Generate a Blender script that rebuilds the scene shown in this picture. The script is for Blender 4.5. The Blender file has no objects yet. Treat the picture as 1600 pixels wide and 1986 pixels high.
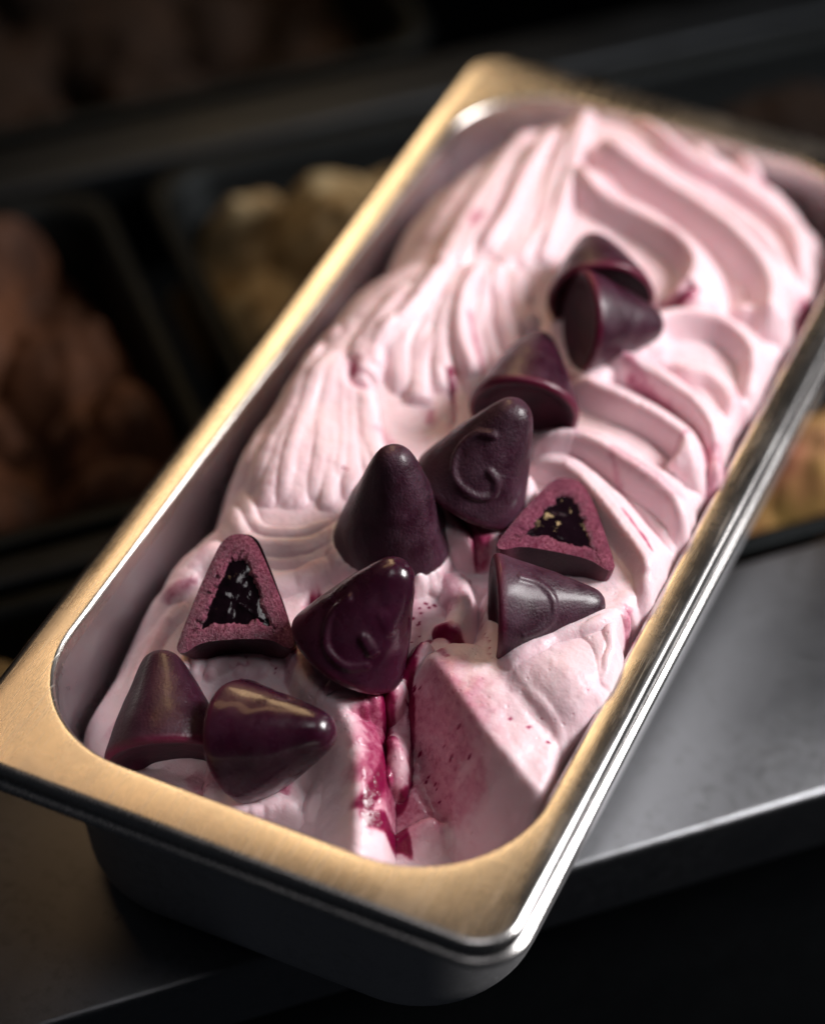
import bpy, math, random
import numpy as np
from mathutils import Matrix, Vector

# ---------------------------------------------------------------- camera, world, lamps, exposure
S = bpy.context.scene
COL = S.collection
RIM = 0.080                      # rim height above the ledge, metres
cam_d = bpy.data.cameras.new('camera')
cam = bpy.data.objects.new('camera', cam_d); COL.objects.link(cam); S.camera = cam
cam_d.sensor_fit = 'HORIZONTAL'; cam_d.sensor_width = 36.0; cam_d.lens = 111.05
cam_d.clip_start = 0.01; cam_d.clip_end = 50.0
cam.matrix_world = Matrix([[0.907166, -0.294667, 0.300369, 0.219696], [0.420761, 0.640574, -0.642359, -0.526601], [-0.003126, 0.70911, 0.705091, 0.608417], [0.0, 0.0, 0.0, 1.0]])
cam_d.dof.use_dof = True; cam_d.dof.focus_distance = 0.7108; cam_d.dof.aperture_fstop = 4.2
cam_d.dof.aperture_blades = 9

w = bpy.data.worlds.new('World'); S.world = w; w.use_nodes = True
w.node_tree.nodes['Background'].inputs[0].default_value = (0.75, 0.82, 1.0, 1)
w.node_tree.nodes['Background'].inputs[1].default_value = 0.012

def area(name, loc, target, size, power, color, size_y=None, spread=math.pi):
    d = bpy.data.lights.new(name, 'AREA'); d.energy = power; d.color = color; d.size = size; d.spread = spread
    if size_y: d.shape = 'RECTANGLE'; d.size_y = size_y
    o = bpy.data.objects.new(name, d); COL.objects.link(o); o.location = loc
    o.rotation_euler = (Vector(target) - Vector(loc)).to_track_quat('-Z', 'Y').to_euler()
    return o
area('window_light', (1.02, 0.55, 1.02), (0.02, -0.05, 0.08), 0.56, 4.5, (1.0, 0.965, 0.965), 0.56, math.radians(60))
area('warm_case_lamp', (-0.265, 0.40, 0.43), (-0.05, 0.05, 0.08), 0.11, .44, (1.0, 0.67, 0.36), 0.44, math.radians(130))
area('warm_shelf_lamp', (-0.29, 0.115, 0.53), (-0.05, -0.10, 0.06), 0.28, .110, (1.0, 0.61, 0.31), 0.11, math.radians(130))
area('overhead_fill', (0.06, -0.12, 1.25), (0.0, -0.02, 0.08), 0.55, .13, (1.0, 0.95, 0.97), 0.55, math.radians(40))  # added soft fill from above, lifts the shaded sides

S.view_settings.view_transform = 'Standard'; S.view_settings.look = 'None'
S.view_settings.exposure = 0.0; S.view_settings.gamma = 1.0
S.cycles.use_denoising = True
S.cycles.max_bounces = 7; S.cycles.diffuse_bounces = 4; S.cycles.glossy_bounces = 4; S.cycles.transmission_bounces = 2; S.cycles.sample_clamp_indirect = 6.0

# ---------------------------------------------------------------- helpers
def tag(o, label=None, cat=None, group=None, kind=None):
    for k, v in (('label', label), ('category', cat), ('group', group), ('kind', kind)):
        if v: o[k] = v
    return o

def empty(name, loc=(0, 0, 0)):
    o = bpy.data.objects.new(name, None); COL.objects.link(o); o.location = loc; o.empty_display_size = 0.02
    return o

def mesh_obj(name, V, F, mat, parent=None, smooth=True):
    me = bpy.data.meshes.new(name)
    me.from_pydata([tuple(v) for v in V], [], [tuple(f) for f in F])
    me.update()
    if smooth: me.polygons.foreach_set('use_smooth', [True] * len(me.polygons))
    if mat: me.materials.append(mat)
    o = bpy.data.objects.new(name, me); COL.objects.link(o)
    if parent: o.parent = parent
    return o

def np_obj(name, V, Q, mat, parent=None):
    """mesh from numpy vertices and quads"""
    me = bpy.data.meshes.new(name)
    V = np.ascontiguousarray(V, np.float32); Q = np.ascontiguousarray(Q, np.int32)
    me.vertices.add(len(V)); me.vertices.foreach_set('co', V.ravel())
    me.loops.add(Q.size); me.loops.foreach_set('vertex_index', Q.ravel())
    me.polygons.add(len(Q)); me.polygons.foreach_set('loop_start', np.arange(0, Q.size, 4, dtype=np.int32))
    me.polygons.foreach_set('loop_total', np.full(len(Q), 4, np.int32))
    me.update(calc_edges=True); me.validate()
    me.polygons.foreach_set('use_smooth', np.ones(len(me.polygons), bool))
    me.materials.append(mat)
    o = bpy.data.objects.new(name, me); COL.objects.link(o)
    if parent: o.parent = parent
    return o

def vnoise(x, y, seed=0):
    r = np.random.RandomState(seed).rand(64, 64)
    xi = np.floor(x).astype(int); yi = np.floor(y).astype(int); fx = x - xi; fy = y - yi
    fx = fx*fx*(3-2*fx); fy = fy*fy*(3-2*fy)
    g = lambda i, j: r[i % 64, j % 64]
    return (g(xi, yi)*(1-fx)*(1-fy) + g(xi+1, yi)*fx*(1-fy) + g(xi, yi+1)*(1-fx)*fy + g(xi+1, yi+1)*fx*fy) * 2 - 1

def fbm(x, y, seed=0, oct=4):
    s = 0; a = 1.0
    for k in range(oct):
        s = s + a * vnoise(x * 2**k + 7.3*k, y * 2**k + 3.1*k, seed + k); a *= .5
    return s

# ---- materials
def new_mat(name):
    m = bpy.data.materials.new(name); m.use_nodes = True
    nt = m.node_tree; b = nt.nodes['Principled BSDF']
    return m, nt, b
def N(nt, t, **kw):
    n = nt.nodes.new(t)
    for k, v in kw.items():
        if hasattr(n, k): setattr(n, k, v)
        else: n.inputs[k].default_value = v
    return n
def ramp(nt, src, stops):
    r = nt.nodes.new('ShaderNodeValToRGB'); e = r.color_ramp.elements
    while len(e) < len(stops): e.new(0.5)
    for i, (p, c) in enumerate(stops):
        e[i].position = p; e[i].color = (c, c, c, 1) if not hasattr(c, '__len__') else (*c, 1)
    nt.links.new(src, r.inputs[0]); return r.outputs[0]
def coords(nt, scale=(1, 1, 1), kind='Object', rot=(0, 0, 0)):
    t = nt.nodes.new('ShaderNodeTexCoord'); m = nt.nodes.new('ShaderNodeMapping')
    m.inputs['Scale'].default_value = scale; m.inputs['Rotation'].default_value = rot
    nt.links.new(t.outputs[kind], m.inputs[0]); return m.outputs[0]
def noise(nt, vec, scale, detail=4, rough=.55):
    n = nt.nodes.new('ShaderNodeTexNoise'); n.inputs['Scale'].default_value = scale
    n.inputs['Detail'].default_value = detail; n.inputs['Roughness'].default_value = rough
    nt.links.new(vec, n.inputs['Vector']); return n.outputs['Fac']
def mixc(nt, fac, a, b):
    m = nt.nodes.new('ShaderNodeMix'); m.data_type = 'RGBA'
    for sock, v in ((m.inputs[6], a), (m.inputs[7], b)):
        if hasattr(v, '__len__'): sock.default_value = (*v, 1)
        else: nt.links.new(v, sock)
    if isinstance(fac, float): m.inputs[0].default_value = fac
    else: nt.links.new(fac, m.inputs[0])
    return m.outputs[2]
def math_n(nt, op, a, b=None):
    m = nt.nodes.new('ShaderNodeMath'); m.operation = op
    for i, v in enumerate((a, b)):
        if v is None: continue
        if isinstance(v, (int, float)): m.inputs[i].default_value = v
        else: nt.links.new(v, m.inputs[i])
    return m.outputs[0]
def bump(nt, b, h, strength, dist):
    n = nt.nodes.new('ShaderNodeBump'); n.inputs['Strength'].default_value = strength; n.inputs['Distance'].default_value = dist
    nt.links.new(h, n.inputs['Height']); nt.links.new(n.outputs[0], b.inputs['Normal']); return n

def steel(name, col=(.60, .585, .565), r0=.24, r1=.42, stretch=(1, 40, 1), rot=0.0, dirt=.45, bstr=.16, scratch=.4):
    m, nt, b = new_mat(name); b.inputs['Metallic'].default_value = 1.0
    v = coords(nt, stretch, rot=(0, 0, rot)); fine = noise(nt, v, 420, 4, .7)
    v2 = coords(nt); blot = noise(nt, v2, 26, 6, .65); spot = noise(nt, v2, 240, 3, .6); scr = noise(nt, v, 60, 5, .7)
    rr = math_n(nt, 'ADD', ramp(nt, blot, [(.3, r0), (.7, r1)]), math_n(nt, 'MULTIPLY', fine, .10))
    nt.links.new(rr, b.inputs['Roughness'])
    d = math_n(nt, 'MULTIPLY', ramp(nt, math_n(nt, 'MULTIPLY', blot, spot), [(.26, 0.0), (.42, 1.0)]), dirt)
    c = mixc(nt, d, col, (col[0]*.42, col[1]*.40, col[2]*.38))
    c = mixc(nt, ramp(nt, scr, [(.35, .0), (.75, .35)]), c, tuple(min(1, k*1.18) for k in col))
    lines = None
    for k, (rz, st) in enumerate(((.35, (150, 3, 20)), (-.6, (130, 4, 20)), (1.35, (140, 3, 20)))):   # wiping scratches in three directions
        ln_ = ramp(nt, noise(nt, coords(nt, st, rot=(0, 0, rz)), 9 + 3*k, 2, .5), [(.64, 0.0), (.70, 1.0)])
        lines = ln_ if lines is None else math_n(nt, 'MAXIMUM', lines, ln_)
    lines = math_n(nt, 'MULTIPLY', lines, scratch)
    nt.links.new(math_n(nt, 'ADD', rr, math_n(nt, 'MULTIPLY', lines, .14)), b.inputs['Roughness'])
    c = mixc(nt, math_n(nt, 'MULTIPLY', lines, .45), c, tuple(min(1, k*1.3) for k in col))
    grain = noise(nt, v2, 1500, 2, .7)
    c = mixc(nt, ramp(nt, math_n(nt, 'ADD', math_n(nt, 'MULTIPLY', fine, .6), math_n(nt, 'MULTIPLY', grain, .4)), [(.38, .22), (.56, 0.0)]), c, (col[0]*.55, col[1]*.54, col[2]*.53))
    nt.links.new(c, b.inputs['Base Color'])
    bump(nt, b, math_n(nt, 'ADD', fine, math_n(nt, 'MULTIPLY', blot, 4.0)), bstr, .0006)
    return m

M_rim = steel('brushed_rim_steel', (.60, .57, .53), r0=.13, r1=.27, stretch=(40, 4, 8), dirt=.20, bstr=.07, scratch=.8)
M_skirt = steel('polished_skirt_steel', (.54, .53, .52), .15, .24, (8, 8, 40), dirt=.1, bstr=.04)
M_outer = steel('satin_wall_steel', (.62, .62, .63), .42, .55, (10, 10, 60), dirt=.25, bstr=.1)
M_ledge = steel('ledge_steel', (.20, .205, .215), .22, .34, (4, 90, 4), rot=math.radians(45), dirt=.55, bstr=.18)
M_frame = steel('case_frame_steel', (.028, .031, .034), .42, .55, (4, 60, 4), rot=math.radians(45), dirt=.5)
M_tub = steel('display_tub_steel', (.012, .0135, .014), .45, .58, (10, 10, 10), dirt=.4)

def basin_mat():
    m, nt, b = new_mat('basin_steel')
    v = coords(nt, (9, 9, 40)); fine = noise(nt, v, 160, 4, .7); v2 = coords(nt); blot = noise(nt, v2, 22, 5, .6)
    film = ramp(nt, noise(nt, v2, 34, 5, .6), [(.50, 0.0), (.68, 1.0)])
    sep = nt.nodes.new('ShaderNodeSeparateXYZ'); nt.links.new(coords(nt), sep.inputs[0])
    c = mixc(nt, ramp(nt, blot, [(.3, 0.), (.8, .6)]), (.58, .56, .57), (.38, .36, .38))
    nt.links.new(c, b.inputs['Base Color']); b.inputs['Metallic'].default_value = 1.0
    nt.links.new(math_n(nt, 'ADD', ramp(nt, blot, [(.3, .22), (.7, .36)]), math_n(nt, 'MULTIPLY', film, .2)), b.inputs['Roughness'])
    bump(nt, b, fine, .08, .0004)
    return m
M_basin = basin_mat()

def gelato_mat(name, col, col2, syr=(.185, .005, .042)):
    m, nt, b = new_mat(name)
    at = nt.nodes.new('ShaderNodeAttribute'); at.attribute_name = 'syrup'
    v = coords(nt)
    n1 = noise(nt, v, 420, 3, .65); n2 = noise(nt, v, 90, 3, .6); n3 = noise(nt, v, 1300, 1, .6)
    edge = math_n(nt, 'ADD', at.outputs['Fac'], math_n(nt, 'MULTIPLY', math_n(nt, 'SUBTRACT', n1, .5), math_n(nt, 'MULTIPLY', ramp(nt, at.outputs['Fac'], [(0.0, 0.0), (.18, 1.0)]), .45)))
    base = mixc(nt, ramp(nt, n2, [(.35, 0.0), (.75, 1.0)]), col, col2)
    c1 = mixc(nt, ramp(nt, edge, [(.06, 0.0), (.25, .22), (.75, 1.0)]), base, (.50, .075, .185))
    c1 = mixc(nt, ramp(nt, edge, [(.50, 0.0), (.88, 1.0)]), c1, syr)
    nt.links.new(c1, b.inputs['Base Color'])
    rr = math_n(nt, 'ADD', ramp(nt, edge, [(.15, .32), (.7, .10)]), ramp(nt, n2, [(.4, .02), (.65, .16)]))
    nt.links.new(rr, b.inputs['Roughness'])
    b.inputs['Subsurface Weight'].default_value = .55
    b.inputs['Subsurface Radius'].default_value = (1.0, .42, .48); b.inputs['Subsurface Scale'].default_value = .0026
    b.inputs['Specular IOR Level'].default_value = .42
    vo = nt.nodes.new('ShaderNodeTexVoronoi'); vo.inputs['Scale'].default_value = 260; nt.links.new(v, vo.inputs['Vector'])
    pit = math_n(nt, 'MULTIPLY', ramp(nt, vo.outputs['Distance'], [(.06, -1.0 + 1.0), (.16, 1.0)]), .5)
    h = math_n(nt, 'ADD', math_n(nt, 'ADD', math_n(nt, 'MULTIPLY', n1, .55), math_n(nt, 'MULTIPLY', n3, .3)), pit)
    bump(nt, b, h, .36, .0010)
    return m
M_gel = gelato_mat('pink_gelato', (.835, .640, .678), (.82, .575, .630))

def plain_gel(name, c1, c2, rough=.5, scale=40):
    m, nt, b = new_mat(name); v = coords(nt)
    n = noise(nt, v, scale, 5, .6)
    nt.links.new(mixc(nt, ramp(nt, n, [(.35, 0.), (.65, 1.)]), c1, c2), b.inputs['Base Color'])
    b.inputs['Roughness'].default_value = rough
    b.inputs['Specular IOR Level'].default_value = .2
    bump(nt, b, noise(nt, v, 250, 4, .6), .4, .001)
    return m

def candy_mat(name, dull, gloss, red):
    m, nt, b = new_mat(name); v = coords(nt)
    n1 = noise(nt, v, 60, 4, .6); n2 = noise(nt, v, 1300, 2, .7); n3 = noise(nt, v, 160, 3, .6)
    sep = nt.nodes.new('ShaderNodeSeparateXYZ'); nt.links.new(v, sep.inputs[0])
    low = ramp(nt, math_n(nt, 'MULTIPLY', sep.outputs[2], 100.0), [(.0, 1.0), (.30, .0)])     # the thin lip is redder
    c = mixc(nt, ramp(nt, n1, [(.3, 0.), (.75, 1.)]), (.018, .0024, .0085), (.040, .0048, .018))
    c = mixc(nt, math_n(nt, 'MULTIPLY', low, red), c, (.15, .006, .034))
    bloom = math_n(nt, 'MULTIPLY', ramp(nt, math_n(nt, 'ADD', math_n(nt, 'MULTIPLY', n3, .5), math_n(nt, 'MULTIPLY', n1, .5)), [(.40, 0.), (.66, 1.)]), dull)
    c = mixc(nt, bloom, c, (.105, .044, .074))
    nt.links.new(c, b.inputs['Base Color'])
    rr = math_n(nt, 'ADD', ramp(nt, n3, [(.3, gloss), (.7, gloss + .16)]), math_n(nt, 'MULTIPLY', bloom, .5))
    nt.links.new(rr, b.inputs['Roughness'])
    b.inputs['Specular IOR Level'].default_value = .38; b.inputs['Coat Weight'].default_value = .45 if gloss < .2 else .22; b.inputs['Coat Roughness'].default_value = .09 if gloss < .2 else .20
    b.inputs['Subsurface Weight'].default_value = .30; b.inputs['Subsurface Radius'].default_value = (1., .10, .22); b.inputs['Subsurface Scale'].default_value = .0035
    cr = nt.nodes.new('ShaderNodeTexVoronoi'); cr.feature = 'DISTANCE_TO_EDGE'; cr.inputs['Scale'].default_value = 55
    wv = nt.nodes.new('ShaderNodeMix'); wv.data_type = 'VECTOR'; wv.inputs[0].default_value = .04
    nz = nt.nodes.new('ShaderNodeTexNoise'); nz.inputs['Scale'].default_value = 90; nt.links.new(v, nz.inputs['Vector'])
    nt.links.new(v, wv.inputs[4]); nt.links.new(nz.outputs['Color'], wv.inputs[5]); nt.links.new(wv.outputs[1], cr.inputs['Vector'])
    crack = math_n(nt, 'MULTIPLY', ramp(nt, cr.outputs['Distance'], [(0.0, 0.0), (.03, 1.0)]), .10)
    hh = math_n(nt, 'ADD', math_n(nt, 'ADD', math_n(nt, 'MULTIPLY', n2, .70 if gloss > .2 else .25), math_n(nt, 'MULTIPLY', n3, .9)), crack)
    bump(nt, b, hh, .42, .0007 if gloss > .2 else .0004)
    return m
M_frost = candy_mat('frosted_candy_shell', .42, .36, .7)
M_gloss = candy_mat('glossy_candy_shell', .10, .19, .7)
M_semi = candy_mat('satin_candy_shell', .20, .27, .9)

def hollow_mat():
    m, nt, b = new_mat('hollow_base_skin'); v = coords(nt)
    nt.links.new(mixc(nt, ramp(nt, noise(nt, v, 140, 4, .6), [(.35, 0.), (.7, 1.)]), (.022, .003, .010), (.060, .006, .020)), b.inputs['Base Color'])
    b.inputs['Roughness'].default_value = .48; b.inputs['Specular IOR Level'].default_value = .25
    bump(nt, b, noise(nt, v, 300, 4, .6), .3, .0006)
    return m
M_hollow = hollow_mat()
def crust_mat():
    m, nt, b = new_mat('sugar_crust'); v = coords(nt)
    n1 = noise(nt, v, 1300, 4, .7); n2 = noise(nt, v, 3200, 3, .6); n3 = noise(nt, v, 160, 4, .6)
    c = mixc(nt, ramp(nt, n1, [(.38, 0.), (.70, 1.)]), (.15, .014, .042), (.44, .13, .205))
    c = mixc(nt, ramp(nt, n3, [(.45, 0.), (.7, .7)]), c, (.11, .010, .040))
    nt.links.new(c, b.inputs['Base Color']); b.inputs['Roughness'].default_value = .27
    bump(nt, b, math_n(nt, 'ADD', n1, math_n(nt, 'MULTIPLY', n2, .6)), .9, .0012)
    return m
M_crust = crust_mat()
def core_mat():
    m, nt, b = new_mat('dark_syrup'); v = coords(nt)
    b.inputs['Base Color'].default_value = (.006, .002, .004, 1); b.inputs['Roughness'].default_value = .05
    b.inputs['Coat Weight'].default_value = .5; b.inputs['Coat Roughness'].default_value = .03
    bump(nt, b, noise(nt, v, 600, 2, .5), .25, .0008)
    return m
M_core = core_mat()

# ---------------------------------------------------------------- traced data (mm, pan coordinates: x across, y along, z from the rim)
B_PTS = [
    (-59.8, -135.9, -25),
    (-59.8, -124.7, -21),
    (-60.0, -105.8, -18),
    (-60.3, -97.4, -11),
    (-60.0, -80.8, -8),
    (-59.1, -64.0, -9),
    (-60.7, -47.2, -3),
    (-61.8, -14.2, 3),
    (-61.6, 0.5, 4),
    (-61.4, 18.3, 5),
    (-60.3, 42.2, 1),
    (-61.8, 70.3, -2),
    (-67.3, 100.6, -8),
    (-61.6, 120.3, -10),
    (-25.1, 143.8, 11),
    (-20.3, 109.1, 12),
    (-16.5, 77.8, 12),
    (-18.2, 56.8, 11),
    (60.2, 113.4, 1),
    (71.1, 89.7, -1),
    (40.1, 147.3, -4),
    (15.3, 165.6, -8),
    (-1.4, 158.5, -4),
    (41.7, 104.0, 6),
    (17.0, 107.6, 8),
    (57.6, 85.2, 2),
    (5.2, 51.8, 7),
    (8.3, 7.7, 3),
    (-19.8, 24.1, 9),
    (-25.8, -1.3, 6),
    (-6.1, -14.1, 3),
    (-39.0, 4.5, 7),
    (-42.7, -20.7, 5),
    (-41.8, -53.9, 2),
    (-25.4, -59.5, 1),
    (-10.3, -70.3, -4),
    (-2.5, -62.2, -4),
    (8.8, -28.5, -2),
    (37.1, -36.7, 0),
    (33.1, 12.9, 6),
    (45.7, 45.9, 5),
    (67.3, 52.9, 1),
    (68.9, 11.5, 0),
    (54.5, -11.9, 4),
    (71.8, -18.4, 0),
    (67.6, -45.3, 2),
    (73.3, -77.8, 2.5),
    (49.0, -76.8, 2),
    (61.8, -70.7, 6),
    (26.0, -67.3, -6),
    (12.3, -65.7, -5),
    (-33.5, -100.7, -11),
    (-52.1, -87.8, -10),
    (-24.2, -82.6, -7),
    (-0.1, -95.0, -10),
    (-31.6, -111.1, -15),
    (-40.7, -135.3, -23),
    (-46.9, -139.5, -26),
    (-17.4, -129.6, -22),
    (0.7, -140.0, -26),
    (1.4, -114.6, -11),
    (13.6, -123.6, -13),
    (24.4, -146.3, -22),
    (16.0, -110.4, -15),
    (28.2, -127.9, -22),
    (25.8, -139.6, -28),
    (21.0, -90.2, -4),
    (43.2, -106.3, -6),
    (66.0, -118.1, -10),
    (69.9, -100.8, -3),
    (48.8, -94.7, 4),
    (59.8, -88.4, 7),
    (68.3, -97.6, 3.5),
    (73.7, -86.5, 2),
    (43.9, -117.9, -15),
    (36.9, -129.9, -23),
    (60.5, -120.2, -24),
    (31.3, -138.1, -32),
    (55.8, -123.2, -31),
    (-70.0, -60.0, -34.0),
    (-70.0, 0.0, -22.0),
    (-70.0, 60.0, -24.0),
    (-70.0, 120.0, -22.0),
    (-66.0, 150.0, -24.0),
    (0.0, 163.0, -18.0),
    (60.0, 150.0, -16.0),
    (-60.0, -150.0, -40.0),
    (0.0, -165.0, -40.0),
    (55.0, -155.0, -38.0),
    (72.0, 120.0, -6.0),
    (71.0, 60.0, -2.0),
]
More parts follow.
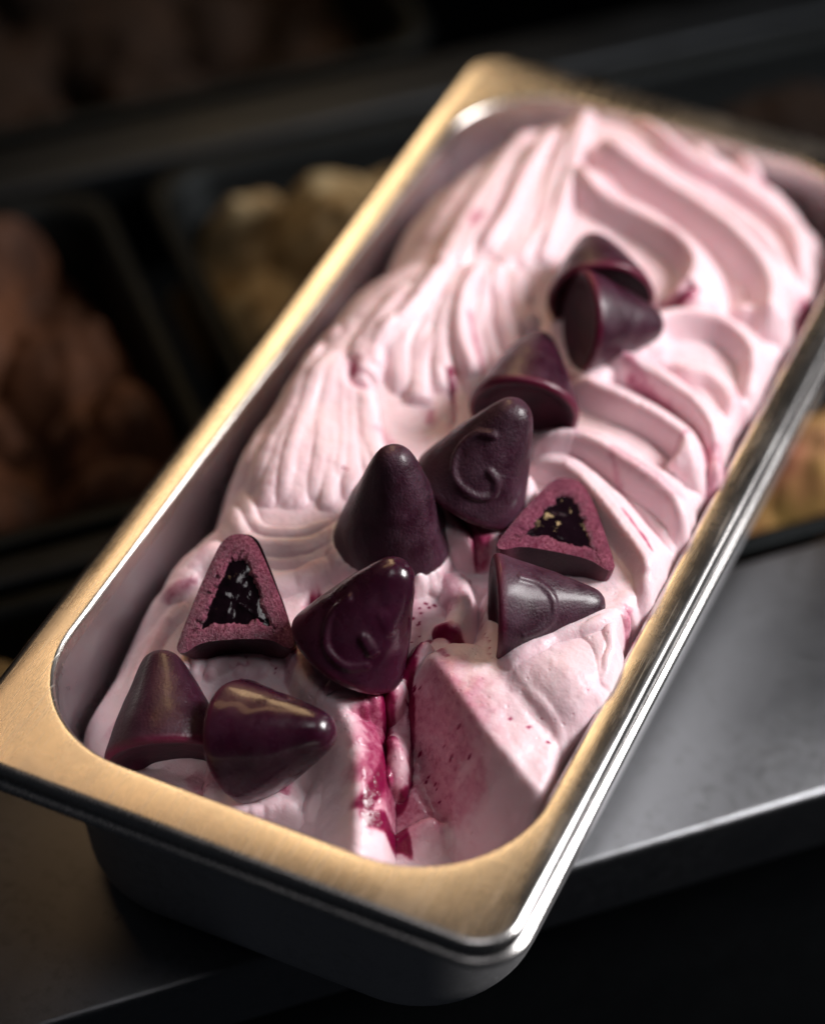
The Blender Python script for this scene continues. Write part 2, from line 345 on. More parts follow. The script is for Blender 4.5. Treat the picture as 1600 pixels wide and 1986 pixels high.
RIDGES = [
    ([(-35.1, 179.3), (5.4, 137.8), (31.2, 133.9), (52.0, 124.7), (65.0, 104.8)], 9.0, 4, 5.97, 0.1, 0.1),
    ([(-15.2, 123.4), (0.4, 116.9), (23.0, 110.8), (42.6, 101.7), (57.5, 90.2), (64.2, 71.6)], 10.0, 6.8, 9.48, 0.1, 0.15),
    ([(-17.1, 110.1), (-5.3, 99.3), (12.4, 96.1), (29.5, 88.9), (36.0, 78.9), (34.3, 67.1)], 11.0, 5.95, 9.48, 0.1, 0.1),
    ([(-14.0, 129.6), (8.0, 125.9), (30.0, 121.6), (50.2, 110.7), (63.2, 94.4), (67.7, 76.8)], 2, 2, 1.56, 0.1, 0.1),
    ([(-37.3, 182.6), (-19.6, 111.7), (-14.3, 87.9), (-12.3, 72.3)], 4, 6, 4.55, 0.05, 0.3),
    ([(30.6, 67.7), (41.4, 71.4), (53.5, 76.9), (69.1, 77.9)], 3, 5, 3.9, 0.2, 0.2),
    ([(26.4, 38.4), (36.3, 57.1), (51.6, 62.9), (65.1, 54.4), (69.9, 36.3)], 10.0, 5.1, 8.78, 0.2, 0.1),
    ([(43.2, 39.0), (55.9, 41.7), (65.8, 33.3), (68.8, 16.1)], 6, 4, 3.9, 0.2, 0.1),
    ([(16.1, 33.9), (34.6, 30.4), (55.8, 23.9), (68.2, 13.3), (72.7, -1.0)], 10.0, 4.675, 9.48, 0.15, 0.1),
    ([(19.2, 18.0), (35.9, 14.3), (52.1, 11.4), (60.4, 7.3), (60.1, -0.6)], 10.0, 4.25, 9.13, 0.15, 0.08),
    ([(18.7, -8.9), (32.1, -5.1), (48.9, -10.0), (63.9, -14.7), (73.3, -22.3)], 10.0, 5.1, 8.78, 0.15, 0.1),
    ([(19.6, -14.9), (33.4, -16.3), (49.2, -26.8), (66.1, -41.3), (72.7, -54.5)], 11.0, 4.25, 7.02, 0.2, 0.1),
    ([(13.1, 172.7), (25.0, 158.2), (33.1, 151.1)], 4, 4, 7.8, 0.4, 0.4),
    ([(-2.9, 181.2), (16.3, 144.1), (26.3, 142.5)], 3, 3, 3.9, 0.3, 0.3),
    ([(-58.1, -60.0), (-45.4, -73.8), (-32.7, -72.1), (-23.3, -63.9), (-19.6, -54.2)], 1.6, 2.6, 2.86, 0.2, 0.2),
    ([(-55.3, -68.3), (-39.9, -78.0), (-26.8, -73.9), (-18.6, -63.3)], 1.6, 2.6, 2.08, 0.2, 0.2),
    ([(-56.6, -55.8), (-44.7, -68.4), (-33.4, -67.3), (-25.5, -59.4)], 1.2, 1.8, 1.69, 0.2, 0.2),
    ([(-61.0, -88.9), (-51.6, -81.9), (-33.9, -83.3), (-24.8, -78.0)], 2.4, 3, 2.86, 0.2, 0.2),
    ([(-28.3, -81.1), (-19.2, -72.4), (-11.6, -70.9)], 2, 3, 2.86, 0.3, 0.3),
    ([(-59.0, -97.3), (-57.7, -86.7), (-52.4, -76.9)], 3, 3, 3.25, 0.2, 0.2),
    ([(13.3, -60.6), (22.1, -69.5), (24.3, -81.6), (18.6, -83.2)], 2.6, 3.5, 4.42, 0.2, 0.2),
    ([(3.9, -65.3), (13.5, -64.9), (17.3, -58.6)], 2.5, 3, 2.6, 0.3, 0.3),
    ([(44.3, -91.5), (51.2, -78.5), (61.3, -69.2), (66.0, -61.4)], 3, 3, 3.38, 0.3, 0.2),
    ([(19.9, -89.5), (18.4, -100.1), (22.8, -109.5)], 3, 4, 4.42, 0.1, 0.3),
    ([(-0.4, -111.1), (7.5, -110.8), (13.8, -107.4)], 3, 3, 2.86, 0.2, 0.1),
    ([(-3.1, -118.7), (8.3, -129.0), (8.8, -143.4)], 4, 4, 5.2, 0.3, 0.3),
    ([(-20.4, -140.1), (-4.6, -142.5), (7.3, -143.6)], 4, 4, 4.55, 0.3, 0.3),
    ([(-54.8, -130.7), (-57.8, -109.6), (-54.1, -96.8)], 4, 4, 2.6, 0.3, 0.3),
    ([(27.2, -142.5), (41.8, -130.4), (61.2, -121.9)], 3, 5, 3.9, 0.2, 0.2),
    ([(74.1, -89.3), (72.8, -78.4), (66.8, -63.4)], 3, 2, 2.6, 0.3, 0.3),
    ([(52.6, -96.5), (64.2, -101.9), (70.3, -108.9)], 0.8, 1.0, 0.65, 0.3, 0.3),
    ([(-45.4, 138.8), (-42.1, 97.8), (-39.9, 66.6), (-36.3, 39.8)], 2.5284212797675387, 2.8820008311259873, 3.717648446510323, 0.2, 0.15),
    ([(-36.3, 128.4), (-37.8, 101.6), (-34.6, 69.2), (-34.1, 50.1)], 3.5359233553599734, 3.7679900072773647, 2.9537972031478197, 0.2, 0.15),
    ([(-32.2, 128.6), (-32.5, 103.3), (-28.7, 74.0), (-30.0, 56.8)], 3.7757067027215236, 3.711776226783417, 3.147356118239961, 0.2, 0.15),
    ([(-31.2, 130.6), (-29.8, 106.1), (-25.8, 76.1), (-26.4, 58.7)], 2.3398063090810726, 2.9471564547390643, 3.0926752879133357, 0.2, 0.15),
    ([(-28.7, 133.0), (-25.6, 105.1), (-22.3, 76.8), (-20.2, 55.7)], 2.660677490463752, 2.5433933825995414, 2.4344297782749695, 0.2, 0.15),
    ([(-24.8, 131.5), (-23.1, 109.5), (-17.3, 81.1), (-16.5, 59.8)], 3.329211263419684, 3.8671569652994617, 3.4147619368183166, 0.2, 0.15),
    ([(-22.7, 131.7), (-19.6, 110.1), (-14.4, 86.7), (-11.2, 65.4)], 3.136568540904815, 3.6492207985027223, 3.697384665778366, 0.2, 0.15),
    ([(-36.4, 45.2), (-42.2, 25.1), (-43.9, 7.2), (-42.7, -4.0)], 2.9129317341438914, 3.4074741177669265, 3.224220947574196, 0.2, 0.15),
    ([(-35.7, 48.2), (-37.1, 26.6), (-39.7, 10.9), (-37.8, -1.2)], 3.113032737199546, 4.100431071006674, 2.7125135587266347, 0.2, 0.15),
    ([(-33.4, 49.0), (-34.3, 28.8), (-35.3, 11.3), (-26.9, -4.3)], 2.830530743219151, 3.4601924473023633, 3.9333024570556945, 0.2, 0.15),
    ([(-30.0, 48.8), (-31.6, 30.9), (-30.4, 12.9), (-25.5, 1.2)], 2.46444479998936, 3.4556737857532935, 3.162722057564566, 0.2, 0.15),
    ([(-28.2, 50.7), (-28.4, 33.9), (-23.7, 15.1), (-16.2, 2.3)], 2.806204725745388, 3.1264657475005935, 4.007635637342799, 0.2, 0.15),
    ([(-25.9, 51.4), (-24.8, 34.1), (-20.1, 20.6), (-10.2, 9.2)], 3.8957616676502793, 3.322478176176733, 3.199630977876212, 0.2, 0.15),
    ([(-24.8, 52.5), (-23.6, 38.0), (-17.9, 22.3), (-5.8, 5.4)], 3.3796167316169745, 3.4165638199429784, 3.7295897961805133, 0.2, 0.15),
    ([(-22.2, 54.4), (-19.2, 41.5), (-13.5, 27.4), (-1.1, 13.6)], 3.3120022232865134, 3.717235001998949, 2.909482175144798, 0.2, 0.15),
    ([(-20.0, 56.0), (-16.4, 45.1), (-8.9, 33.0), (0.7, 21.4)], 2.6702870890090686, 2.7250762210372383, 3.9260258464925166, 0.2, 0.15),
    ([(-16.6, 56.2), (-11.0, 46.2), (-4.7, 38.9), (-1.5, 38.5)], 2.952336241277647, 3.5511489952113, 3.884217419109941, 0.2, 0.15),
    ([(-75.8, 26.8), (-57.7, -20.5), (-61.4, -34.7), (-58.2, -52.6)], 2.929700697745113, 3.1844469627278413, 2.638072104814346, 0.2, 0.15),
    ([(-63.6, 7.3), (-56.4, -19.5), (-54.4, -40.0), (-51.7, -56.3)], 2.884179709962115, 2.6748524848566095, 3.051393326675593, 0.2, 0.15),
    ([(-55.6, -4.0), (-53.9, -20.6), (-50.1, -40.3), (-45.4, -61.5)], 2.3276672271758443, 2.9323963621475184, 2.6862211732639096, 0.2, 0.15),
    ([(-54.7, -3.0), (-50.9, -21.2), (-46.3, -41.5), (-40.7, -59.2)], 2.2863578639240267, 2.967157374018567, 3.3526925523014706, 0.2, 0.15),
    ([(-54.0, -1.1), (-49.2, -18.8), (-43.6, -40.4), (-37.7, -59.6)], 3.434997841813032, 3.0022047178965496, 2.472638011767109, 0.2, 0.15),
    ([(-50.4, -2.6), (-45.6, -20.1), (-38.0, -38.8), (-32.9, -54.6)], 2.835651368101742, 3.1065770280067606, 3.0155202755740187, 0.2, 0.15),
    ([(-49.7, -2.8), (-43.9, -19.1), (-35.6, -36.9), (-27.4, -56.2)], 2.1202714025101286, 2.990988684812623, 2.8637112679665995, 0.2, 0.15),
    ([(-48.8, -3.4), (-41.9, -16.7), (-33.3, -34.9), (-29.7, -47.6)], 2.3982322989996416, 2.06796894153583, 2.961682028630198, 0.2, 0.15),
    ([(-47.0, -2.7), (-39.0, -16.7), (-31.6, -32.3), (-21.6, -50.3)], 2.6948022640839713, 3.4282420507303266, 2.740961606979023, 0.2, 0.15),
    ([(-45.1, -3.2), (-38.4, -14.5), (-28.9, -29.3), (-18.9, -43.7)], 2.6237702832751446, 2.226177878141533, 2.590039652825876, 0.2, 0.15),
    ([(-43.9, -2.8), (-36.5, -12.2), (-26.5, -28.3), (-16.3, -40.5)], 1.935877656472835, 2.8198867810510326, 3.3249505151533363, 0.2, 0.15),
    ([(-74.9, 21.5), (-61.9, -21.4), (-59.8, -46.3)], 1.0531693269146152, 1.0616853998569193, 1.0807286055374474, 0.2, 0.15),
    ([(-69.3, 12.5), (-57.4, -24.5), (-56.0, -46.7)], 0.790921734308915, 1.017474602756195, 1.0649506565706923, 0.2, 0.15),
    ([(-59.7, -3.4), (-55.4, -24.7), (-52.6, -49.5)], 0.9328899870864231, 0.9421225176955285, 1.2505286853182978, 0.2, 0.15),
    ([(-59.5, -0.9), (-52.8, -25.2), (-49.7, -52.3)], 0.7611530071706777, 0.6864675035667922, 0.8559196708187488, 0.2, 0.15),
    ([(-56.6, -2.3), (-52.8, -24.6), (-46.6, -50.6)], 0.6936428023991789, 0.7848982976213769, 0.8376094840981445, 0.2, 0.15),
    ([(-56.7, -1.7), (-50.4, -23.6), (-42.5, -54.0)], 0.8793638372921763, 0.852262864973481, 1.312499689181914, 0.2, 0.15),
    ([(-52.1, -5.1), (-48.7, -24.7), (-43.0, -49.9)], 0.9726671517916885, 1.1744103285851994, 1.2867036810662493, 0.2, 0.15),
    ([(-51.4, -2.3), (-45.5, -23.4), (-35.1, -51.8)], 1.406653953503798, 1.3338919499738713, 0.9725190726403049, 0.2, 0.15),
    ([(-49.7, -2.1), (-43.5, -22.6), (-32.2, -52.0)], 0.8883708970439825, 1.150874293602677, 1.000956987273128, 0.2, 0.15),
    ([(-49.0, -3.3), (-42.9, -20.1), (-29.8, -45.9)], 1.0478505130019187, 1.5041655688544195, 1.163834510351566, 0.2, 0.15),
    ([(-46.3, -3.3), (-39.5, -21.3), (-29.5, -44.4)], 1.0242129268253728, 1.1610098498060286, 1.0711488407998748, 0.2, 0.15),
    ([(-45.9, -3.7), (-38.5, -19.0), (-25.4, -40.7)], 1.152211267005054, 1.2739646607607478, 0.8608062158335893, 0.2, 0.15),
    ([(-42.8, -3.7), (-35.5, -19.0), (-21.0, -43.4)], 1.2826382062901291, 1.4021924160078287, 1.0254902179196759, 0.2, 0.15),
    ([(-41.1, -4.0), (-33.5, -15.6), (-22.2, -37.1)], 1.0614927165129997, 1.0240345960764914, 1.1020238266284486, 0.2, 0.15),
    ([(-40.4, 18.8), (-42.6, 6.6), (-40.2, -5.9)], 3.2, 3.4, 4.2, 0.3, 0.05),
    ([(-26.2, 22.5), (-27.1, 7.3), (-21.1, -5.8)], 3.0, 3.2, 3.6, 0.3, 0.05),
    ([(-55.8, 10.1), (-63.2, 6.1), (-57.1, -17.9)], 3.4, 3.0, 2.4, 0.3, 0.3),
    ([(-53.7, 113.1), (-50.9, 81.1), (-52.3, 63.9)], 3.4, 3.4, 1.8, 0.3, 0.3),
]
GROOVES = [
    ([(-14.8, 113.5), (-3.2, 103.2), (14.4, 100.2), (34.6, 94.3), (46.8, 83.0), (49.7, 65.8)], 5, 3, 0.12),
    ([(-12.0, 124.8), (12.0, 120.3), (35.7, 116.0), (54.2, 104.3), (66.8, 89.1)], 4, 2.2, 0.1),
    ([(-20.7, 142.5), (5.6, 132.2), (31.3, 128.4), (52.5, 117.3)], 2, 1.6, 0.12),
    ([(33.6, 28.6), (47.1, 24.4), (60.1, 17.1), (69.2, 3.9), (72.8, -5.9)], 3, 2.6, 0.35),
    ([(33.9, 11.0), (46.0, 9.9), (58.6, 3.4), (66.2, -3.5)], 2.5, 1.8, 0.12),
    ([(28.4, -8.2), (46.2, -15.5), (60.7, -23.5), (68.8, -27.7)], 2.5, 2.2, 0.2),
    ([(32.1, 41.2), (45.4, 37.7), (59.1, 28.6), (68.1, 18.0)], 3, 2, 0.1),
    ([(-45.0, -1.1), (-43.0, -9.0), (-36.1, -9.0)], 2.5, 2.5, 0.5),
    ([(-19.9, 8.7), (-11.2, -2.9), (-8.5, -10.8)], 1.6, 1.5, 0.3),
    ([(22.8, -58.3), (27.4, -72.4), (30.6, -86.9)], 4, 7, 0.05),
    ([(-22.4, -82.9), (-19.1, -82.9), (-17.2, -80.1)], 3, 4.5, 0.95),
    ([(13.2, -104.2), (20.4, -118.7), (24.4, -131.6), (25.1, -144.7)], 1.8, 3.5, 0.7),
    ([(19.8, -101.3), (26.2, -113.5), (30.7, -126.6)], 1.7, 2.6, 0.7),
    ([(18.4, -84.4), (23.8, -84.1), (29.7, -84.9)], 2.2, 3.5, 0.8),
    ([(30.6, -116.1), (35.9, -117.4), (39.5, -118.7)], 2, 2, 0.6),
    ([(25.8, 66.4), (33.9, 68.2), (36.9, 74.1)], 2, 3.5, 0.7),
    ([(6.7, -42.5), (15.5, -51.0), (20.6, -55.1)], 1.6, 2.5, 0.8),
    ([(67.8, -60.2), (70.8, -69.8), (68.3, -57.4)], 3, 8, 0.15),
    ([(-21.9, -63.2), (-22.7, -47.6), (-21.3, -40.1)], 2, 2, 0),
]
SYRUP = [
    ([(10.1, -113.0), (18.8, -119.6), (23.5, -129.6), (24.0, -137.5)], 5.5, 0.68),
    ([(22.3, -98.2), (32.9, -111.0), (37.1, -120.1), (34.4, -131.2)], 11, 0.5),
    ([(36.1, -107.8), (45.5, -114.6), (46.0, -122.4)], 8, 0.26),
    ([(29.4, -133.9), (40.6, -127.7), (52.6, -119.9)], 5, 0.45),
    ([(19.3, -2.3), (28.3, -4.0), (36.5, -3.7)], 1.5, 0.3),
    ([(41.3, -7.5), (55.8, -10.9), (67.1, -14.7)], 1.6, 0.28),
    ([(31.6, 38.2), (44.9, 34.7), (59.8, 26.7)], 1.4, 0.25),
    ([(66.2, 14.2), (72.5, 6.4), (72.8, -3.5)], 2.4, 0.4),
    ([(62.9, 41.3), (69.2, 33.3)], 2, 0.25),
    ([(8.8, 43.2), (19.1, 35.1), (26.4, 38.4)], 2, 0.2),
    ([(-19.2, -72.4), (-24.1, -76.1), (-30.3, -76.9)], 1.8, 0.18),
    ([(11.9, -61.3), (17.8, -67.0), (20.0, -75.5)], 2.5, 0.4),
    ([(11.8, -46.4), (19.8, -53.3), (19.7, -49.3)], 2.2, 0.7),
    ([(3.5, -71.6), (11.7, -78.7), (16.7, -92.9)], 3, 0.32),
    ([(-17.3, -103.4), (-4.8, -108.7), (7.3, -107.0)], 3.5, 0.4),
    ([(-37.8, -115.2), (-30.1, -114.0), (-21.5, -108.1)], 2, 0.2),
    ([(21.0, 92.6), (32.1, 82.1), (34.9, 70.1)], 1.6, 0.22),
    ([(-19.5, -7.3), (-10.5, -11.9), (-5.0, -8.9)], 2, 0.2),
    ([(-56.6, -101.9), (-56.9, -111.3), (-53.4, -123.8)], 2.5, 0.22),
    ([(-57.5, -135.4), (-50.5, -139.1), (-46.9, -143.0)], 3, 0.35),
    ([(-58.2, -66.4), (-55.5, -81.0), (-58.8, -92.7)], 1.5, 0.2),
    ([(27.1, 151.8), (42.5, 139.7), (55.6, 122.3)], 1.3, 0.25),
    ([(-11.1, 122.5), (10.6, 119.3), (32.8, 113.8)], 1.4, 0.2),
    ([(-12.3, 111.9), (10.6, 100.6), (31.6, 92.7)], 1.6, 0.2),
    ([(12.8, -103.6), (19.3, -115.6), (22.9, -124.9), (24.3, -133.0), (24.7, -143.8)], 2.2, 1.0),
    ([(16.5, -96.0), (21.8, -103.9), (26.8, -116.3), (30.3, -125.6), (28.5, -131.9)], 1.5, 1.0),
    ([(18.8, -83.6), (24.4, -83.5), (29.3, -83.8)], 2, 1.0),
    ([(19.5, -85.2), (17.8, -93.6), (19.0, -101.4)], 1.3, 1.0),
    ([(18.5, -107.2), (24.2, -118.6), (27.2, -127.2)], 1.4, 0.35),
    ([(22.6, -95.3), (31.8, -108.4), (35.7, -120.5), (33.9, -130.2)], 7, 0.38),
    ([(24.6, -137.0), (33.0, -128.3), (41.0, -125.2)], 4, 0.55),
    ([(25.5, -145.5), (31.9, -139.2), (36.6, -136.0)], 2.5, 0.95),
    ([(8.2, -112.3), (13.1, -110.9), (19.2, -119.4), (22.2, -129.1)], 3, 0.55),
    ([(-2.4, -113.6), (3.2, -111.8), (9.0, -110.7)], 2, 0.45),
    ([(31.6, -116.6), (36.0, -117.7), (39.1, -118.5)], 1.0, 0.5),
    ([(-22.1, -83.0), (-18.8, -82.8), (-16.9, -80.0)], 2.4, 1.0),
    ([(6.8, -44.6), (14.4, -50.4), (19.5, -54.5)], 1.7, 0.9),
    ([(32.9, 28.3), (47.2, 24.2), (60.1, 17.1)], 1.0, 0.6),
    ([(60.1, 17.1), (69.2, 3.9), (72.9, -4.6)], 1.6, 0.5),
    ([(27.0, 65.7), (34.3, 67.1), (38.1, 73.4)], 2, 0.85),
    ([(-45.6, -2.1), (-42.1, -7.3)], 2, 0.7),
    ([(-18.5, 9.4), (-12.9, 0.9), (-8.8, -7.5)], 0.9, 0.8),
    ([(-21.5, 29.8), (-14.7, 20.4), (-7.7, 10.7)], 0.8, 0.5),
    ([(-28.6, -21.0), (-21.9, -24.5)], 2, 0.35),
    ([(-16.7, -5.9), (-15.5, -12.2)], 1.2, 0.5),
    ([(-59.8, -97.4), (-54.6, -89.5)], 1.2, 0.5),
    ([(29.0, 31.7), (41.0, 27.2)], 0.8, 0.5),
    ([(67.9, 101.4), (72.5, 90.9)], 3, 0.9),
    ([(33.1, 151.1), (35.9, 151.2)], 2, 0.7),
    ([(-16.6, 117.8), (-13.8, 110.1)], 1, 0.45),
    ([(66.3, -56.1), (69.7, -66.2)], 1.1, 0.5),
    ([(-37.1, 75.1), (-36.3, 66.9)], 1.6, 0.5),
    ([(40.9, -6.5), (54.6, -20.3), (66.8, -26.6)], 0.8, 0.4),
    ([(-0.7, -140.5), (-1.0, -133.0), (0.9, -130.3)], 1.6, 0.55),
    ([(-29.9, -140.6), (-23.5, -143.7), (-12.4, -143.0)], 3, 0.4),
    ([(57.2, -106.7), (58.3, -107.1)], 0.7, 0.7),
    ([(51.8, -106.5), (52.8, -107.0)], 0.7, 0.7),
    ([(23.3, -90.0), (28.5, -94.5)], 1.2, 0.6),
    ([(28.0, -30.7), (28.7, -24.6)], 0.6, 0.3),
    ([(58.9, 11.2), (57.3, 2.4), (49.7, -3.7)], 0.7, 0.4),
    ([(29.2, -10.1), (44.7, -16.0)], 0.7, 0.4),
    ([(42.9, 72.3), (55.8, 70.5)], 0.6, 0.3),
    ([(51.9, -25.7), (62.4, -33.9), (66.6, -38.6)], 0.6, 0.6),
]
DOTS = [
    (13.0, -81.3, 0.39),
    (13.1, -80.2, 0.39),
    (13.8, -72.1, 0.52),
    (15.5, -85.3, 0.35),
    (13.4, -80.9, 0.33),
    (14.3, -72.3, 0.53),
    (10.7, -75.1, 0.36),
    (5.8, -73.8, 0.55),
    (11.9, -76.8, 0.46),
    (7.6, -73.7, 0.31),
    (10.7, -79.5, 0.58),
    (11.7, -72.7, 0.36),
    (13.0, -73.7, 0.56),
    (11.2, -72.7, 0.39),
    (7.8, -76.3, 0.31),
    (14.2, -88.4, 0.27),
    (23.5, -100.6, 0.35),
    (17.2, -99.6, 0.37),
    (21.4, -99.7, 0.39),
    (22.5, -103.4, 0.35),
    (19.2, -103.6, 0.36),
    (14.5, -98.6, 0.29),
    (21.8, -100.4, 0.52),
    (18.1, -98.8, 0.37),
    (22.3, -102.4, 0.26),
    (15.8, -94.6, 0.58),
    (-21.8, -97.8, 0.26),
    (-16.8, -113.6, 0.52),
    (-27.7, -112.5, 0.47),
    (-15.5, -101.9, 0.32),
    (-19.5, -106.5, 0.38),
    (-11.3, -102.4, 0.25),
    (-12.5, -104.3, 0.52),
    (-19.0, -107.9, 0.28),
    (-10.1, -102.4, 0.32),
    (-14.3, -104.7, 0.31),
    (28.4, -43.6, 0.26),
    (26.4, -47.4, 0.6),
    (39.1, -49.4, 0.52),
    (18.9, -59.5, 0.42),
    (37.8, -121.1, 0.26),
    (33.9, -119.9, 0.56),
    (36.9, -113.9, 0.26),
    (37.1, -120.3, 0.32),
    (39.8, -123.6, 0.3),
    (45.7, -116.8, 0.45),
    (40.2, -116.5, 0.57),
    (29.5, -113.8, 0.51),
    (34.3, -118.5, 0.32),
    (40.1, -111.3, 0.57),
    (-21.4, -54.8, 0.53),
    (-29.5, -42.2, 0.43),
    (-27.9, -42.4, 0.34),
    (-15.6, -35.5, 0.28),
    (-12.8, -38.3, 0.48),
    (28.4, -50.3, 0.29),
    (26.1, -48.3, 0.27),
    (26.2, -52.8, 0.45),
    (20.5, -44.0, 0.33),
    (28.3, -48.8, 0.25),
    (23.7, -48.9, 0.53),
    (21.9, -44.5, 0.44),
    (23.8, -48.5, 0.49),
    (63.8, -108.2, 0.52),
    (59.9, -101.8, 0.26),
    (73.0, -96.8, 0.42),
    (68.4, -91.8, 0.3),
    (23.1, -36.6, 0.43),
    (24.4, -33.9, 0.54),
    (24.2, -35.0, 0.38),
    (22.4, -32.5, 0.33),
    (21.2, -35.0, 0.28),
    (24.4, -35.5, 0.56),
]
FACETS = [
    ([(21.6, -92.4), (33.2, -101.5), (47.0, -111.6), (59.0, -118.2), (68.9, -122.9)], [0, 1.5, 1.5, -0.5, -4], 0.02, 16, 1.8, 20),
    ([(1.9, -115.4), (11.0, -121.1), (19.2, -132.7), (28.3, -153.5)], [-6, -6, -9, -16], 0.85, 9, 1.3, 14),
]
DRIPS = [
    ([(16.1, -102.7), (23.2, -115.9), (27.7, -128.2)], 3.0, 5.2),
    ([(61.7, -70.3), (69.1, -75.2), (74.7, -85.0)], 5, 1.5),
]
CANDIES = [
    ('a', [15.6, 49.3, 16.0], [[0.0466, 0.8934, -0.4468], [-0.1543, 0.4484, 0.8804], [0.9869, 0.0279, 0.1588]], 1.0, 0.726),
    ('b', [14.4, 33.3, 20.0], [[0.5525, 0.2947, 0.7797], [-0.4913, -0.6406, 0.5902], [0.6734, -0.7091, -0.2091]], 0.92, 0.731),
    ('c', [12.5, -5.2, 12.0], [[0.1867, 0.949, -0.254], [-0.0993, 0.2754, 0.9562], [0.9774, -0.1533, 0.1457]], 0.98, 0.864),
    ('d', [9.4, -39.4, 9.0], [[0.1519, 0.9228, 0.3541], [-0.927, 0.0087, 0.3751], [0.343, -0.3852, 0.8567]], 1.02, 0.901),
    ('e', [-5.5, -58.7, -1.0], [[0.3892, 0.9207, 0.0294], [-0.921, 0.3884, 0.029], [0.0153, -0.0383, 0.9991]], 1.0, 1.009),
    ('f', [0.2, -101.4, -3.0], [[0.1829, 0.9329, 0.3103], [-0.9128, 0.0439, 0.4061], [0.3653, -0.3575, 0.8595]], 1.03, 0.892),
    ('i', [34.1, -76.8, 6.5], [[0.3627, 0.303, 0.8813], [-0.611, -0.6367, 0.4704], [0.7036, -0.7091, -0.0458]], 0.92, 0.841),
    ('j', [-16.4, -134.4, -14.0], [[-0.2265, 0.4321, 0.8729], [-0.8206, -0.5674, 0.0679], [0.5247, -0.701, 0.4831]], 1.02, 0.828),
    ('k', [-34.1, -145.0, -19.0], [[0.1455, 0.8853, -0.4416], [-0.3667, 0.4628, 0.807], [0.9189, 0.0445, 0.3921]], 1.02, 0.859),
    ('g', [-29.0, -112.6, -4.0], [[0.0319, 0.9273, -0.3731], [-0.4806, 0.3415, 0.8077], [0.8764, 0.1535, 0.4565]], 1.0, 1.0),
    ('h', [43.3, -54.0, 9.0], [[0.0983, 0.9602, -0.2614], [0.0473, 0.2578, 0.965], [0.994, -0.1072, -0.0201]], 1.0, 1.0),
]


# ---------------------------------------------------------------- the counter ledge and display case (u along the ledge, v into the case)
SQ = math.sqrt(.5)
def uv(u, v, z=0.0): return ((u - v) * SQ, (u + v) * SQ, z)
def slab(name, u0, u1, v0, v1, z0, z1, mat, r=.002, parent=None, seg=3):
    """box in ledge coordinates with rounded long edges"""
    prof = []
    for cu, cz, a0 in ((v1 - r, z1 - r, 0), (v0 + r, z1 - r, 90), (v0 + r, z0 + r, 180), (v1 - r, z0 + r, 270)):
        for k in range(seg + 1):
            a = math.radians(a0 + 90 * k / seg); prof.append((cu + r * math.cos(a), cz + r * math.sin(a)))
    n = len(prof); V = [uv(u, pv, pz) for u in (u0, u1) for pv, pz in prof]
    F = [(i, (i + 1) % n, n + (i + 1) % n, n + i) for i in range(n)] + [tuple(range(n))[::-1], tuple(range(n, 2 * n))]
    o = mesh_obj(name, V, F, mat, parent)
    for p in o.data.polygons:
        if len(p.vertices) > 4: p.use_smooth = False
    return o
ledge = empty('counter_ledge'); tag(ledge, kind='structure')
slab('ledge_top', -.62, .62, -.1105, -.012, -.028, 0, M_ledge, .0028, ledge, 5)
slab('front_panel', -.62, .62, -.098, -.012, -.34, -.0285, M_frame, .002, ledge)
case = empty('display_case'); tag(case, kind='structure')
slab('floor', -.7, .7, -.011, .80, -.36, -.345, M_frame, .002, case)
for v0, v1 in ((.062, .076), (.268, .298)):
    slab('cross_rail', -.62, .62, v0, v1, -.03, 0.0, M_frame, .003, case)
slab('back_rail', -.7, .7, .52, .56, -.05, .01, M_frame, .003, case)
slab('back_wall', -.7, .7, .70, .72, -.344, .35, M_frame, .003, case)

def rrect(hx, hy, r, n_c=14, n_s=14, cx=0, cy=0):
    pts = []
    for sx, sy, a0 in ((1, 1, 0), (-1, 1, 90), (-1, -1, 180), (1, -1, 270)):
        for k in range(n_c + 1):
            a = math.radians(a0 + 90 * k / n_c)
            pts.append((cx + sx * (hx - r) + r * math.cos(a), cy + sy * (hy - r) + r * math.sin(a)))
        nx = {0: (-1, 1, 90), 90: (-1, -1, 180), 180: (1, -1, 270), 270: (1, 1, 0)}[a0]
        a = math.radians(nx[2]); q = (cx + nx[0] * (hx - r) + r * math.cos(a), cy + nx[1] * (hy - r) + r * math.sin(a)); p = pts[-1]
        for k in range(1, n_s): pts.append((p[0] + (q[0] - p[0]) * k / n_s, p[1] + (q[1] - p[1]) * k / n_s))
    return pts
def loft(name, rings, mat, parent=None, cap=None, xf=None):
    n = len(rings[0]); V = [p for r in rings for p in r]
    if xf: V = [xf(p) for p in V]
    F = []
    for i in range(len(rings) - 1):
        for j in range(n):
            k = (j + 1) % n; F.append((i*n + j, i*n + k, (i+1)*n + k, (i+1)*n + j))
    if cap == 'last': F.append(tuple(range((len(rings)-1)*n, len(rings)*n)))
    return mesh_obj(name, V, F, mat, parent)

# ---------------------------------------------------------------- the steel gelato pan
pan = empty('gelato_pan', (0, 0, 0))
tag(pan, 'long rectangular steel gelato pan with wide golden lit rim resting across the ledge', 'pan')
def ring(hx, hy, r, z): return [(x, y, z) for x, y in rrect(hx, hy, r)]
OX, OY, OR = .0825, .180, .013
IX, IY, IR = .0722, .1645, .036
